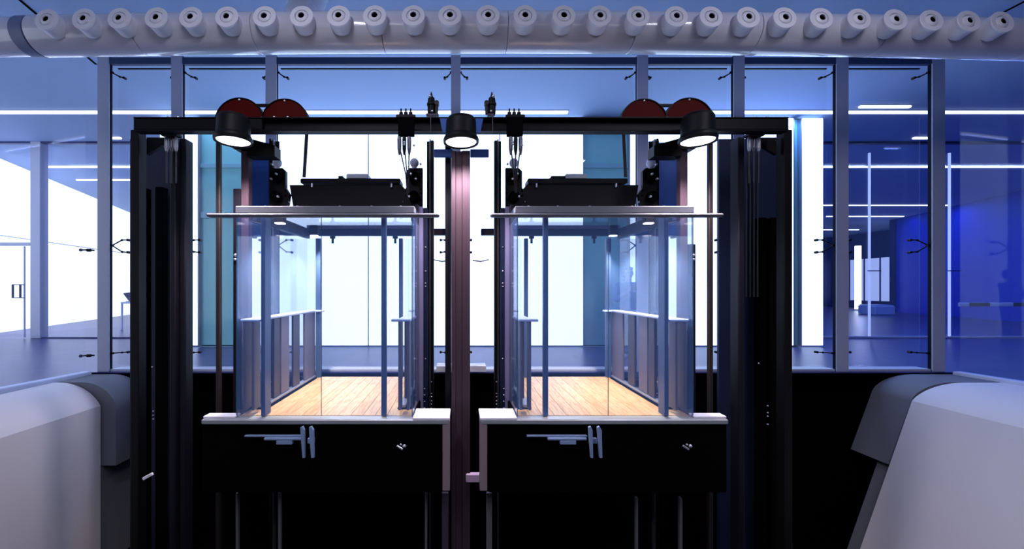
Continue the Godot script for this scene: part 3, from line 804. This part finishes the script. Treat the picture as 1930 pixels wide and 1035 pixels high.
# ---- the steel frame: beam, posts, guides and counterweights
func frame() -> void:
	var st: SurfaceTool
	var D := 4.34
	var T := thing("machine_beam", "long black steel beam carrying the red sheaves over both cabs", "steel beam", V(0, 3.0, D))
	st = mb()
	var y0 := hy(252, D)
	var y1 := hy(226, D)
	box(st, hx(262, D), hx(1476, D), y1 - 0.016, y1, D - 0.08, D + 0.03, 0.004)
	box(st, hx(262, D), hx(1476, D), y0, y0 + 0.016, D - 0.08, D + 0.03, 0.004)
	box(st, hx(262, D), hx(1476, D), y0 + 0.016, y1 - 0.016, D - 0.01, D + 0.03)
	part("web_and_flanges", st, M.machine_black, T)
	for k in [[262, 500], [1320, 1476]]:
		st = mb(); box(st, hx(k[0], D), hx(k[1], D), y0 + 0.017, y1 - 0.017, D - 0.075, D - 0.011, 0.004); part("web_plate", st, M.machine_black, T)
	st = mb()
	for p in [322, 340, 755, 975, 1418, 1440, 520, 545]: lathe(st, V(hx(p, D), y1, D - 0.04), Vector3.UP, [[0.0, 0.012], [0.02, 0.012]], 6)
	part("beam_bolts", st, M.bolt_steel, T)
	# tall counterweight guide frames at both ends
	for i in 2:
		var G := thing("guide_tower", ["tall dark counterweight frame at the left end of the beam", "tall dark counterweight frame at the right end of the beam"][i], "steel tower", V([-3.4, 3.4][i], PIT, 4.7))
		var e: Array = [[245, 261, 319, 345], [1478, 1494, 1375, 1400]][i]
		st = mb(); box(st, hx(e[0], 4.5), hx(e[1], 4.5), PIT, hy(244, 4.5), 4.5, 4.62, 0.008); part("outer_post", st, M.machine_black, G)
		st = mb()
		var a := hx(e[2], 4.6)
		var b := hx(e[3], 4.6)
		if i == 0:
			box(st, a, a + 0.07, PIT, hy(258, 4.6), 4.6, 4.75, 0.01); box(st, a + 0.085, b, PIT, hy(258, 4.6), 4.64, 4.78, 0.012)
		else:
			box(st, hx(1392, 4.6), hx(1404, 4.6), PIT, hy(258, 4.6), 4.6, 4.75, 0.01)
		part("inner_post", st, M.dark_purple, G)
		st = mb()
		var x0: float = minf(hx(e[1], 4.9), hx(e[2], 4.9))
		var x1: float = maxf(hx(e[1], 4.9), hx(e[2], 4.9))
		box(st, minf(hx(e[0], 5.1), x0), maxf(hx(e[0], 5.1), x1), PIT, hy(262, 5.1), 5.1, 5.14); part("back_panel", st, M.navy_steel, G)
		for k in 2:
			var cx: float = [[268, 300], [1440, 1462]][i][k]
			st = mb(); box(st, hx(cx - 8, 4.9), hx(cx + 6, 4.9), PIT + 0.4, hy([354, 352][k] if i == 0 else 410, 4.9), 4.9, 5.0, 0.006); part("weight_guide", st, M.black_steel, G)
		if i == 1:
			for k in 4:
				st = mb(); cyl(st, V(hx(1407 + k * 7, 4.85), hy(560, 4.85), 4.85), V(hx(1407 + k * 7, 4.85), hy(290, 4.85), 4.85), 0.008, 8); part("suspension_rope", st, M.cable_grey, G)
		# diagonal gusset
		st = mb()
		var gx: float = hx([262, 1478][i], 4.45)
		var g: float = [1.0, -1.0][i]
		prism(st, [Vector2(gx, hy(252, 4.45)), Vector2(gx + g * 0.33, hy(252, 4.45)), Vector2(gx, hy(285, 4.45))], 4.56, 4.6, xy_map); part("gusset", st, M.machine_black, G)
		st = mb()
		for k in [[270, 700], [287, 692], [289, 775], [289, 783], [289, 790]] if i == 0 else [[1430, 685], [1447, 765], [1447, 778], [1447, 785], [1447, 800], [1472, 703]]:
			ball(st, P(k[0], k[1], 4.88), 0.011, 8)
		part("bolts", st, M.bolt_steel, G)
	# central post with its blue brackets
	var C := thing("central_post", "tall ribbed steel post between the two cabs under the middle lamp", "steel post", V(0, PIT, 4.35))
	D = 4.32
	st = mb()
	prism(st, [Vector2(hx(851, D), D), Vector2(hx(858, D), D), Vector2(hx(860, D), D + 0.02), Vector2(hx(870, D), D + 0.02), Vector2(hx(872, D), D), Vector2(hx(886, D), D), Vector2(hx(886, D), D + 0.2), Vector2(hx(851, D), D + 0.2)], PIT, hy(284, D), plan_map)
	part("column", st, M.copper_steel, C)
	st = mb(); box(st, hx(839, 4.6), hx(850, 4.6), PIT, hy(258, 4.6), 4.6, 4.72, 0.006); part("side_channel", st, M.dark_purple, C)
	for s in [-1.0, 1.0]:
		st = mb(); box(st, 0.01 + s * 0.10, 0.01 + s * 0.31, hy(296, 4.5), hy(281, 4.5), 4.5, 4.53, 0.006); part("tie_plate", st, M.blue_plate, C, "blue tie plate")
		st = mb(); prism(st, [Vector2(0.01 + s * 0.12, hy(257, D)), Vector2(0.01 + s * 0.20, hy(257, D)), Vector2(0.01 + s * 0.23, hy(231, D)), Vector2(0.01 + s * 0.15, hy(231, D))], 4.215, 4.24, xy_map); part("lamp_bracket", st, M.blue_plate, C, "blue lamp bracket")
		st = mb(); box(st, 0.01 + s * 0.13, 0.01 + s * 0.37, hy(702, 5.9), hy(690, 5.9), 5.9, 6.15, 0.008); part("landing_plate", st, M.sill_white, C, "white landing plate")
		st = mb()
		var c := V(0.01 + s * 0.14, hy(491, 4.9), 4.9)
		tube(st, [c, c + Vector3(s * 0.1, -0.012, 0), c + Vector3(s * 0.2, 0.01, 0)], 0.008, 6)
		part("tie_rod", st, M.rail_steel, C)
	st = mb(); box(st, hx(878, 4.3), hx(910, 4.3), hy(911, 4.3), hy(894, 4.3), 4.3, 4.36, 0.012); part("zinc_bracket", st, M.pink_zinc, C, "pinkish zinc bracket low on the post")
	# guide rails of the cabs and the lit outer posts
	for left in [true, false]:
		flip = not left
		var w := "left" if left else "right"
		D = 4.98
		for k in [[511, 526, "outer"], [804, 818, "inner"]]:
			var x: float = X((k[0] + k[1]) / 2, D)
			var R := thing("guide_rail", "dark T-shaped guide rail on the %s side of the %s cab" % [k[2], w], "guide rail", V(x, PIT, D))
			var g: float = signf(x - XM(hx(612, CAB)))
			st = mb(); box(st, x - 0.045, x + 0.045, PIT, hy(265, D), D + 0.02, D + 0.035, 0.003); part("flange", st, M.machine_black, R)
			st = mb(); box(st, x - 0.008, x + 0.008, PIT, hy(265, D), D - 0.05, D + 0.019, 0.002); part("blade", st, M.rail_steel, R)
			st = mb(); box(st, x + g * 0.012, x + g * 0.045, PIT, hy(268, D), D - 0.06, D + 0.0, 0.003); part("backing_channel", st, M.machine_black, R)
			st = mb()
			for y in [720, 742, 748, 756, 762, 770]: ball(st, V(x + g * 0.02, hy(y, D - 0.06), D - 0.06), 0.010, 8)
			part("clip_bolts", st, M.bolt_steel, R)
		D = 4.5
		var Q := thing("lamp_post", "copper-lit steel post under the %s lamp" % w, "steel post", V(X(455, D), PIT, D))
		st = mb(); mbox(st, hx(454, D), hx(468, D), -0.1, hy(283, D), D, D + 0.09, 0.006); part("post_face", st, M.copper_steel, Q)
		st = mb(); mbox(st, hx(453, D), hx(469, D), PIT, -0.1, D - 0.01, D + 0.1, 0.006); part("shaded_post_foot", st, M.black_steel, Q)  # lower post coloured black for the light falling off in the pit
		st = mb(); mbox(st, hx(438, D), hx(452, D), -0.9, hy(355 if left else 460, D), D + 0.01, D + 0.08, 0.006); part("side_channel", st, M.dark_purple, Q)
		st = mb()
		prism(st, [Vector2(hx(446, D), hy(283, D)), Vector2(hx(438, D), hy(279, D)), Vector2(hx(470, D), hy(262, D)), Vector2(hx(520, D), hy(276, D)), Vector2(hx(520, D), hy(296, D)), Vector2(hx(468, D), hy(296, D)), Vector2(hx(468, D), hy(283, D))].map(func(v): return Vector2(XM(v.x), v.y)), 4.47, 4.62, xy_map)
		part("head_plate", st, M.machine_black, Q)
		st = mb()
		for y in [481, 489]: ball(st, V(X(444, D), hy(y, D), D), 0.02, 8)
		part("clamp", st, M.bolt_steel, Q)
		D = 5.2
		var K := thing("counterweight", "dark blue counterweight block behind the roof of the %s cab" % w, "counterweight", V(X(488, D), 2.0, D))
		st = mb(); mbox(st, hx(469, D), hx(508, D), hy(443, D), hy(268, D), D, D + 0.2, 0.012); part("weight_block", st, M.blue_plate, K)
		st = mb(); mbox(st, hx(462, D), hx(469, D), hy(446, D), hy(262, D), D - 0.02, D + 0.22, 0.006); mbox(st, hx(508, D), hx(512, D), hy(446, D), hy(262, D), D - 0.02, D + 0.22, 0.006); part("stirrup", st, M.machine_black, K)
		D = 4.42
		one("conduit_post", V(X(410, D), PIT, D), func(s2):
			mbox(s2, hx(406, D), hx(414, D), PIT, hy(258, D), D, D + 0.05, 0.008), M.brown_steel, "slim brown upright beyond the %s cab's outer side" % w, "steel upright")
		D = 5.95
		var E := thing("rear_tie_beam", "dark horizontal tie beam behind the %s cab" % w, "steel beam", V(X(680, D), 2.1, D))
		st = mb(); mbox(st, hx(455, D), hx(840, D), hy(443, D), hy(431, D), D, D + 0.1, 0.006); part("beam", st, M.navy_steel, E)
		st = mb()
		for p in [625, 744]:
			cyl(st, V(X(p, D), hy(449, D), D + 0.05), V(X(p, D), hy(442, D), D + 0.05), 0.04, 10); cyl(st, V(X(p, D), hy(458, D), D + 0.05), V(X(p, D), hy(449, D), D + 0.05), 0.018, 8)
		part("stud", st, M.machine_black, E)
		st = mb(); mbox(st, hx(816, D), hx(834, D), hy(442, D), hy(432, D), D - 0.03, D - 0.005, 0.004); part("end_plate", st, M.copper_steel, E)
		# white lug near the shaft wall
		flip = false
	one("wall_bracket", P(280, 898, 4.4), func(s2):
		bar(s2, P(270, 903, 4.4), P(288, 893, 4.4), 0.03, 0.035, 0.006), M.sill_white, "small white bracket low at the left frame's foot", "bracket")

# ---- red sheaves on the beam
func sheaves(left: bool) -> void:
	flip = not left
	var D := 4.42
	var w := "left" if left else "right"
	var S := thing("sheave_pair", "pair of red half-round sheave covers with black rims on the %s end of the beam" % w, "sheaves", V(X(492, D), hy(226, D), D))
	var st: SurfaceTool
	for c in [[452, 46], [537, 44]]:
		var x := X(c[0], D)
		var r: float = hx(c[1] + VX, D)
		var y := hy(231.5, D)
		var half := func(q: float) -> Array:
			var pts := []
			for i in 29: pts.append(Vector2(x + cos(PI * i / 28) * q, y + sin(PI * i / 28) * q))
			return pts
		st = mb(); prism(st, half.call(r - 0.004), D, D + 0.05, xy_map)
		var R := part("sheave", st, M.sheave_red, S)
		st = mb()
		var outer: Array = half.call(r + 0.006)
		var inner: Array = half.call(r - 0.003)
		inner.reverse()
		prism(st, outer + inner, D - 0.012, D + 0.062, xy_map); part("rim_guard", st, M.machine_black, R)
		st = mb()
		for a in [12.0, 90.0, 168.0]: ball(st, V(x + cos(deg_to_rad(a)) * r * 0.93, y + sin(deg_to_rad(a)) * r * 0.93, D - 0.008), 0.013, 8)
		for k in [-0.06, 0.06]: ball(st, V(x + k, y + 0.05, D - 0.003), 0.010, 8)
		part("bolts", st, M.bolt_steel, R)
	st = mb(); mbox(st, hx(452, D), hx(537, D), hy(195, D), hy(190, D), D + 0.065, D + 0.1, 0.004); part("top_tie", st, M.machine_black, S)
	st = mb()
	mbox(st, hx(452, D) - 0.02, hx(452, D) + 0.02, hy(226, D), hy(186.5, D), D + 0.065, D + 0.09, 0.004)
	mbox(st, hx(537, D) - 0.02, hx(537, D) + 0.02, hy(226, D), hy(186.5, D), D + 0.065, D + 0.09, 0.004)
	part("bearing_plate", st, M.machine_black, S)
	# hoist rope from the inner sheave down to the crosshead
	one("hoist_rope", V(X(575, 4.62), 2.6, 4.62), func(s2):
		var a := V(X(575, 4.45), hy(222, 4.45), 4.5)
		var b := V(X(573, 4.9), 2.675, 4.88)
		for k in 2: tube(s2, [a + Vector3(k * 0.018, 0, 0), b + Vector3(k * 0.018, 0, 0)], 0.011, 8), M.cable_grey, "black hoist ropes dropping from the %s sheaves to the roof of the cab" % w, "rope")
	flip = false

# ---- rope sockets, springs and switches along the beam
func hitches(left: bool) -> void:
	flip = not left
	var w := "left" if left else "right"
	var D := 4.3
	var px := 764.0 if left else 968.0
	var st: SurfaceTool
	var Hn := thing("rope_hitch", "black rope hitch with slender ropes over the %s cab" % w, "rope hitch", V(hx(px, D), hy(226, D), D))
	st = mb(); box(st, hx(px - 16, D), hx(px + 20, D), hy(226, D) + 0.001, hy(220, D), D - 0.06, D + 0.06, 0.006); part("hitch_plate", st, M.machine_black, Hn)
	for k in 3:
		var x := hx(px - 8 + k * 9, D)
		st = mb(); cyl(st, V(x, hy(220, D), D), V(x, hy(212, D), D), 0.022, 10); part("spring", st, M.machine_black, Hn)
		st = mb(); cyl(st, V(x, hy(212, D), D), V(x, hy(205, D), D), 0.008, 8); part("rod", st, M.machine_black, Hn)
		st = mb(); lathe(st, V(x, hy(256, D - 0.12), D - 0.12), Vector3.DOWN, [[0.0, 0.016], [0.04, 0.022], [0.14, 0.02], [0.2, 0.01]], 10); part("socket", st, M.rail_steel if k != 1 else M.machine_black, Hn)
		st = mb(); tube(st, [V(x, hy(276, D - 0.12), D - 0.12), V(hx(px + 1 + k * 2.5, 4.6), hy(330, 4.6), 4.6), V(hx(px + 4 + k * 1.2, 4.85), hy(376, 4.85), 4.86)], 0.007, 6); part("rope", st, M.cable_grey, Hn)
	st = mb(); box(st, hx(px - 13, D - 0.12), hx(px + 17, D - 0.12), hy(257, D - 0.12), hy(222, D - 0.12), D - 0.15, D - 0.09, 0.006); part("hanger", st, M.black_steel, Hn)
	st = mb()
	for k in [[-2, 268], [-2, 272], [16, 274]]: ball(st, P(px + k[0], k[1], D - 0.15), 0.013, 8)
	part("clips", st, M.bolt_steel, Hn)
	# limit switch standing on the beam
	var sx := 813.0 if left else 927.0
	var g := 1.0 if left else -1.0
	D = 4.36
	var L := thing("limit_switch", "black pointed limit switch on the beam %s of the middle lamp" % w, "switch", V(hx(sx, D), hy(226, D), D))
	st = mb(); box(st, hx(sx - 9, D), hx(sx + 9, D) + g * 0.03, hy(222, D), hy(218, D), D - 0.06, D + 0.06, 0.004); part("mount_plate", st, M.purple_steel, L)
	st = mb(); lathe(st, V(hx(sx, D), hy(218, D), D), Vector3.UP, [[0.0, 0.034], [0.02, 0.042], [0.10, 0.042], [0.11, 0.05], [0.13, 0.05], [0.14, 0.042], [0.19, 0.036], [0.2, 0.02], [0.22, 0.014], [0.26, 0.004]], 14); part("switch_body", st, M.machine_black, L)
	st = mb(); bar(st, V(hx(sx, D) + g * 0.055, hy(218, D), D - 0.02), V(hx(sx, D) + g * 0.062, hy(196, D), D - 0.02), 0.035, 0.04, 0.01); cyl(st, V(hx(sx, D) + g * 0.06, hy(197, D), D - 0.05), V(hx(sx, D) + g * 0.06, hy(197, D), D + 0.02), 0.026, 12); part("lever", st, M.brown_steel, L)
	st = mb(); ball(st, V(hx(sx, D) + g * 0.012, hy(213, D), D - 0.045), 0.014, 8); ball(st, V(hx(sx, D) - g * 0.015, hy(184, D), D - 0.03), 0.02, 8); part("knob", st, M.bolt_steel, L)
	st = mb(); cyl(st, V(hx(sx, D), hy(256, D), D - 0.1), V(hx(sx, D), hy(222, D), D - 0.1), 0.006, 6); part("plunger", st, M.purple_steel, L)
	# rope anchor over the counterweight frame
	var ax := 322.0 if left else 1420.0
	D = 4.4
	var A := thing("rope_anchor", "pale rope sockets hanging over the %s counterweight frame" % w, "rope anchor", V(hx(ax, D), hy(254, D), D))
	st = mb(); box(st, hx(ax - 14, D), hx(ax + 16, D), hy(258, D), hy(253, D), D - 0.05, D + 0.05, 0.005); part("anchor_plate", st, M.machine_black, A)
	for k in 3:
		var x := hx(ax - 8 + k * 9.0, D)
		st = mb(); lathe(st, V(x, hy(258, D), D), Vector3.DOWN, [[0.0, 0.012], [0.03, 0.02], [0.12, 0.02], [0.16, 0.012]], 10); part("socket", st, M.aluminium if k != 1 else M.rail_steel, A)
		st = mb(); cyl(st, V(x, hy(284, D), D), V(x, hy(345, D), D), 0.008, 6); part("rope", st, M.cable_grey, A)
	flip = false

# ---- the three big downlights in front of the beam
func downlights() -> void:
	for i in 3:
		var D := 4.05
		var x: float = hx([440, 869, 1315][i], D)
		var y: float = hy([268, 270, 268][i], D)
		var L := thing("downlight", ["black drum downlight below the left red sheaves", "black drum downlight on top of the central post", "black drum downlight below the right red sheaves"][i], "lamp", V(x, y, D))
		var st := mb()
		var hgt: float = [0.28, 0.27, 0.29][i]
		lathe(st, V(x, y, D), Vector3.UP, [[0.012, 0.155], [0.0, 0.165], [0.0, 0.178], [0.03, 0.182], [0.055, 0.172], [0.075, 0.158], [hgt - 0.05, 0.152], [hgt - 0.02, 0.135], [hgt, 0.09], [hgt, 0.0001]], 40, false)
		part("lamp_housing", st, M.machine_black, L)
		st = mb(); lathe(st, V(x, y + 0.012, D), Vector3.UP, [[0.0, 0.162], [0.004, 0.162]], 40); part("lens", st, M.lamp_lens, L)
		st = mb(); box(st, x - 0.06, x + 0.06, y + 0.14, y + 0.24, D + 0.14, 4.26, 0.006); part("bracket", st, M.machine_black, L)
		spot(V(x, y - 0.005, D), Vector3(0, -1, -0.12), 58.0, Color(1.0, 0.93, 0.97), 8.0, 0.15, L)

# ---- far things in the gallery
func gallery_things() -> void:
	var D := 13.0
	var T := thing("side_table", "small white table half hidden behind the left counterweight frame", "table", V(hx(250, D), 0, D))
	var st := mb(); box(st, hx(237, D), hx(262, D), hy(572, D), hy(569, D), D - 0.2, D + 0.3, 0.006); part("tabletop", st, M.furniture_white, T)
	for k in [[237, 239.5], [259, 261.5]]:
		for dd in [-0.19, 0.25]:
			st = mb(); box(st, hx(k[0], D), hx(k[1], D), 0.0, hy(572, D), D + dd, D + dd + 0.04, 0.004); part("leg", st, M.furniture_white, T)
	var K := thing("laptop", "dark open laptop on the small white table", "laptop", V(hx(250, D), hy(569, D), D))
	st = mb(); bar(st, V(hx(250, D), hy(569, D) + 0.04, D), V(hx(240.5, D), hy(552, D), D - 0.03), 0.02, 0.3, 0.004, Vector3.BACK); part("screen", st, M.handle_navy, K)
	st = mb(); box(st, hx(243, D), hx(256, D), hy(569, D) + 0.002, hy(569, D) + 0.02, D - 0.14, D + 0.16, 0.004); part("keyboard", st, M.handle_navy, K)
	D = 24.5
	var L := thing("light_column", "tall glowing white light column deep in the right gallery", "floor light", V(hx(1617, D), 0, D))
	st = mb(); box(st, hx(1611, D), hx(1622, D), 0, 0.06, D - 0.2, D + 0.2, 0.01); part("base", st, M.furniture_white, L)
	st = mb(); lathe(st, V(hx(1617, D), 0.06, D), Vector3.UP, [[0.0, 0.15], [3.9, 0.15]], 20); part("light_tube", st, M.led_white, L)
	area(V(hx(1617, D), 2.0, D - 0.2), Vector2(0.3, 3.8), Vector3.BACK, BLUISH, 3.0, L)
	one("display_case", V(hx(1672, 20.0), 0, 20.0), func(s2):
		box(s2, hx(1650, 20.0), hx(1688, 20.0), 0.0, 0.45, 20.0, 20.9, 0.03)
		box(s2, hx(1652, 20.0), hx(1686, 20.0), 0.451, 0.5, 20.02, 20.88, 0.02), M.furniture_white, "low pale bench beside the blue wall's far end", "bench")
	person()

# ---- a visitor standing beyond the right cab
func net(st: SurfaceTool, bones: Array, cell: float, k: float) -> void:
	var lo := Vector3.ONE * 99.0
	var hi := -lo
	for b in bones:
		var r := maxf(b[2], b[3]) + cell * 2
		lo = lo.min(b[0] - Vector3.ONE * r).min(b[1] - Vector3.ONE * r)
		hi = hi.max(b[0] + Vector3.ONE * r).max(b[1] + Vector3.ONE * r)
	var n := Vector3i(((hi - lo) / cell).ceil()) + Vector3i.ONE
	var f := PackedFloat32Array(); f.resize(n.x * n.y * n.z); f.fill(9.0)
	var near := PackedFloat32Array(); near.resize(f.size()); near.fill(9.0)
	var who := PackedInt32Array(); who.resize(f.size())
	for bi in bones.size():
		var b: Array = bones[bi]
		var a: Vector3 = b[0]
		var ab: Vector3 = b[1] - a
		var l2 := maxf(ab.length_squared(), 0.000001)
		var pad := Vector3.ONE * (maxf(b[2], b[3]) + k + cell * 2)
		var i0 := Vector3i(((a.min(b[1]) - pad - lo) / cell).floor()).clamp(Vector3i.ZERO, n - Vector3i.ONE)
		var i1 := Vector3i(((a.max(b[1]) + pad - lo) / cell).ceil()).clamp(Vector3i.ZERO, n - Vector3i.ONE)
		for z in range(i0.z, i1.z + 1):
			for y in range(i0.y, i1.y + 1):
				for x in range(i0.x, i1.x + 1):
					var p := lo + Vector3(x, y, z) * cell
					var t := clampf((p - a).dot(ab) / l2, 0.0, 1.0)
					var d := p.distance_to(a + ab * t) - lerpf(b[2], b[3], t)
					var ix := x + n.x * (y + n.y * z)
					if d < near[ix]: near[ix] = d; who[ix] = bi
					var h := maxf(k - absf(f[ix] - d), 0.0) / k
					f[ix] = minf(f[ix], d) - h * h * k * 0.25
	var vert := {}
	var col := {}
	for z in n.z - 1:
		for y in n.y - 1:
			for x in n.x - 1:
				var ix := x + n.x * (y + n.y * z)
				var ids := [ix, ix + 1, ix + n.x, ix + n.x + 1, ix + n.x * n.y, ix + n.x * n.y + 1, ix + n.x * n.y + n.x, ix + n.x * n.y + n.x + 1]
				var neg := 0
				for q in ids: if f[q] < 0.0: neg += 1
				if neg == 0 or neg == 8: continue
				var c := Vector3.ZERO
				var m := 0
				for ed in [[0, 1], [2, 3], [4, 5], [6, 7], [0, 2], [1, 3], [4, 6], [5, 7], [0, 4], [1, 5], [2, 6], [3, 7]]:
					var fa := f[ids[ed[0]]]
					var fb := f[ids[ed[1]]]
					if (fa < 0.0) == (fb < 0.0): continue
					var pa := Vector3(ed[0] & 1, (ed[0] >> 1) & 1, ed[0] >> 2)
					var pb := Vector3(ed[1] & 1, (ed[1] >> 1) & 1, ed[1] >> 2)
					c += pa.lerp(pb, fa / (fa - fb)); m += 1
				vert[ix] = lo + (Vector3(x, y, z) + c / m) * cell
				col[ix] = bones[who[ix]][4]
	st.set_smooth_group(1)
	for z in range(1, n.z - 1):
		for y in range(1, n.y - 1):
			for x in range(1, n.x - 1):
				var ix := x + n.x * (y + n.y * z)
				for ax in 3:
					var st1: int = [1, n.x, n.x * n.y][ax]
					if (f[ix] < 0.0) == (f[ix + st1] < 0.0): continue
					var u: int = [n.x, n.x * n.y, 1][ax]
					var w: int = [n.x * n.y, 1, n.x][ax]
					var q := [ix, ix - u, ix - u - w, ix - w]
					var out := Vector3.ZERO; out[ax] = 1.0 if f[ix] < 0.0 else -1.0
					var ok := true
					for e in q: if not vert.has(e): ok = false
					if not ok: continue
					var v: Array = q.map(func(e): return vert[e])
					var cl: Array = q.map(func(e): return col[e])
					for tr in [[0, 1, 2], [0, 2, 3]]:
						var nn: Vector3 = (v[tr[0]] - v[tr[2]]).cross(v[tr[0]] - v[tr[1]])
						var od: Array = tr if nn.dot(out) >= 0.0 else [tr[0], tr[2], tr[1]]
						for e in od:
							st.set_color(cl[e]); st.add_vertex(v[e])

func person() -> void:
	var D := 7.6
	var base := V(hx(1184, D), 0.0, D)
	var Pn := thing("person", "person in a blue jacket holding up a phone behind the right cab", "person", base)
	var skin := Color(0.62, 0.46, 0.40)
	var jacket := Color(0.06, 0.16, 0.42)
	var jeans := Color(0.05, 0.07, 0.16)
	var shoe := Color(0.6, 0.6, 0.65)
	var b := []
	for s in [-1.0, 1.0]:
		b.append([Vector3(s * 0.09, 0.90, 0), Vector3(s * 0.105, 0.48, 0.015), 0.088, 0.06, jeans])
		b.append([Vector3(s * 0.105, 0.48, 0.015), Vector3(s * 0.11, 0.09, -0.02), 0.058, 0.043, jeans])
		b.append([Vector3(s * 0.11, 0.045, -0.03), Vector3(s * 0.125, 0.04, 0.13), 0.044, 0.036, shoe])
		b.append([Vector3(s * 0.10, 1.36, -0.01), Vector3(s * 0.185, 1.375, -0.01), 0.07, 0.062, jacket])
		b.append([Vector3(s * 0.195, 1.37, -0.01), Vector3(s * 0.23, 1.10, 0.03), 0.056, 0.046, jacket])
		b.append([Vector3(s * 0.23, 1.10, 0.03), Vector3(s * 0.075, 1.245, 0.225), 0.045, 0.034, jacket])
		b.append([Vector3(s * 0.075, 1.245, 0.225), Vector3(s * 0.06, 1.262, 0.245), 0.028, 0.026, skin])
		b.append([Vector3(s * 0.06, 0.93, 0), Vector3(s * 0.075, 1.12, 0), 0.10, 0.095, jacket])
		b.append([Vector3(s * 0.07, 1.14, 0.01), Vector3(s * 0.085, 1.32, 0.0), 0.10, 0.09, jacket])
	b.append([Vector3(0, 0.92, 0), Vector3(0, 1.34, 0), 0.11, 0.10, jacket])
	b.append([Vector3(0, 1.40, -0.01), Vector3(0, 1.50, 0.01), 0.056, 0.052, skin])
	var st := mb()
	net(st, b, 0.015, 0.035)
	# head with a face, and hands, each on a finer grid
	var c := Vector3(0, 1.60, 0.02)
	var hd := [[c + Vector3(0, 0.02, -0.015), c + Vector3(0, 0.045, -0.02), 0.085, 0.082, skin], [c + Vector3(0, -0.03, 0.015), c + Vector3(0, -0.07, 0.035), 0.066, 0.042, skin], [c + Vector3(0, 0.0, 0.09), c + Vector3(0, -0.03, 0.104), 0.010, 0.014, skin],
		[c + Vector3(-0.022, -0.062, 0.078), c + Vector3(0.022, -0.062, 0.078), 0.008, 0.008, Color(0.5, 0.25, 0.24)], [c + Vector3(0, -0.06, -0.01), c + Vector3(0, -0.13, -0.01), 0.05, 0.054, skin]]
	for s in [-1.0, 1.0]:
		hd.append([c + Vector3(s * 0.03, 0.008, 0.072), c + Vector3(s * 0.034, 0.008, 0.073), 0.010, 0.010, Color(0.08, 0.06, 0.06)])
		hd.append([c + Vector3(s * 0.018, 0.028, 0.077), c + Vector3(s * 0.044, 0.028, 0.07), 0.007, 0.006, Color(0.10, 0.07, 0.06)])
		hd.append([c + Vector3(s * 0.086, 0.01, -0.01), c + Vector3(s * 0.086, -0.025, -0.005), 0.014, 0.010, skin])
	net(st, hd, 0.006, 0.014)
	for s in [-1.0, 1.0]:
		var w := Vector3(s * 0.06, 1.262, 0.245)
		var hb := [[w, w + Vector3(-s * 0.006, 0.045, 0.018), 0.024, 0.028, skin], [w + Vector3(s * 0.01, 0.02, 0.005), w + Vector3(-s * 0.004, 0.06, 0.012), 0.018, 0.02, skin]]
		for i in 4:
			var root := w + Vector3(s * (0.012 - 0.004 * i), 0.028 + 0.017 * i, 0.012 + 0.004 * i)
			var ln: float = [0.026, 0.032, 0.035, 0.031][i]
			var k1 := root + Vector3(s * 0.008, 0.004, ln)
			var k2 := k1 + Vector3(-s * ln * 0.8, 0.002, 0.008)
			hb.append([root, k1, 0.009, 0.0085, skin]); hb.append([k1, k2, 0.0085, 0.0075, skin])
		hb.append([w + Vector3(-s * 0.012, 0.035, 0.0), w + Vector3(-s * 0.03, 0.058, 0.014), 0.011, 0.010, skin]); hb.append([w + Vector3(-s * 0.03, 0.058, 0.014), w + Vector3(-s * 0.036, 0.082, 0.02), 0.010, 0.008, skin])
		net(st, hb, 0.005, 0.008)
	o = Vector3.ZERO
	var m := paint("body_paint", Color.WHITE, 0.75)
	m.vertex_color_use_as_albedo = true
	part("body", st, m, Pn)
	st = mb()
	var hair := Color(0.03, 0.025, 0.025)
	net(st, [[c + Vector3(0, 0.035, -0.03), c + Vector3(0, 0.06, -0.025), 0.092, 0.082, hair], [c + Vector3(-0.07, 0.0, -0.045), c + Vector3(-0.06, -0.05, -0.05), 0.035, 0.03, hair], [c + Vector3(0.07, 0.0, -0.045), c + Vector3(0.06, -0.05, -0.05), 0.035, 0.03, hair], [c + Vector3(-0.05, 0.085, 0.04), c + Vector3(0.04, 0.09, 0.042), 0.022, 0.025, hair]], 0.008, 0.02)
	part("hair", st, m, Pn)
	one("phone", base + Vector3(0, 1.26, 0.275), func(s2):
		obox(s2, base + Vector3(0, 1.315, 0.282), Vector3.RIGHT, Vector3.UP, Vector3.BACK, Vector3(0.036, 0.072, 0.004), 0.004), M.sill_white, "pale phone held up in front of the visitor's chest", "phone")
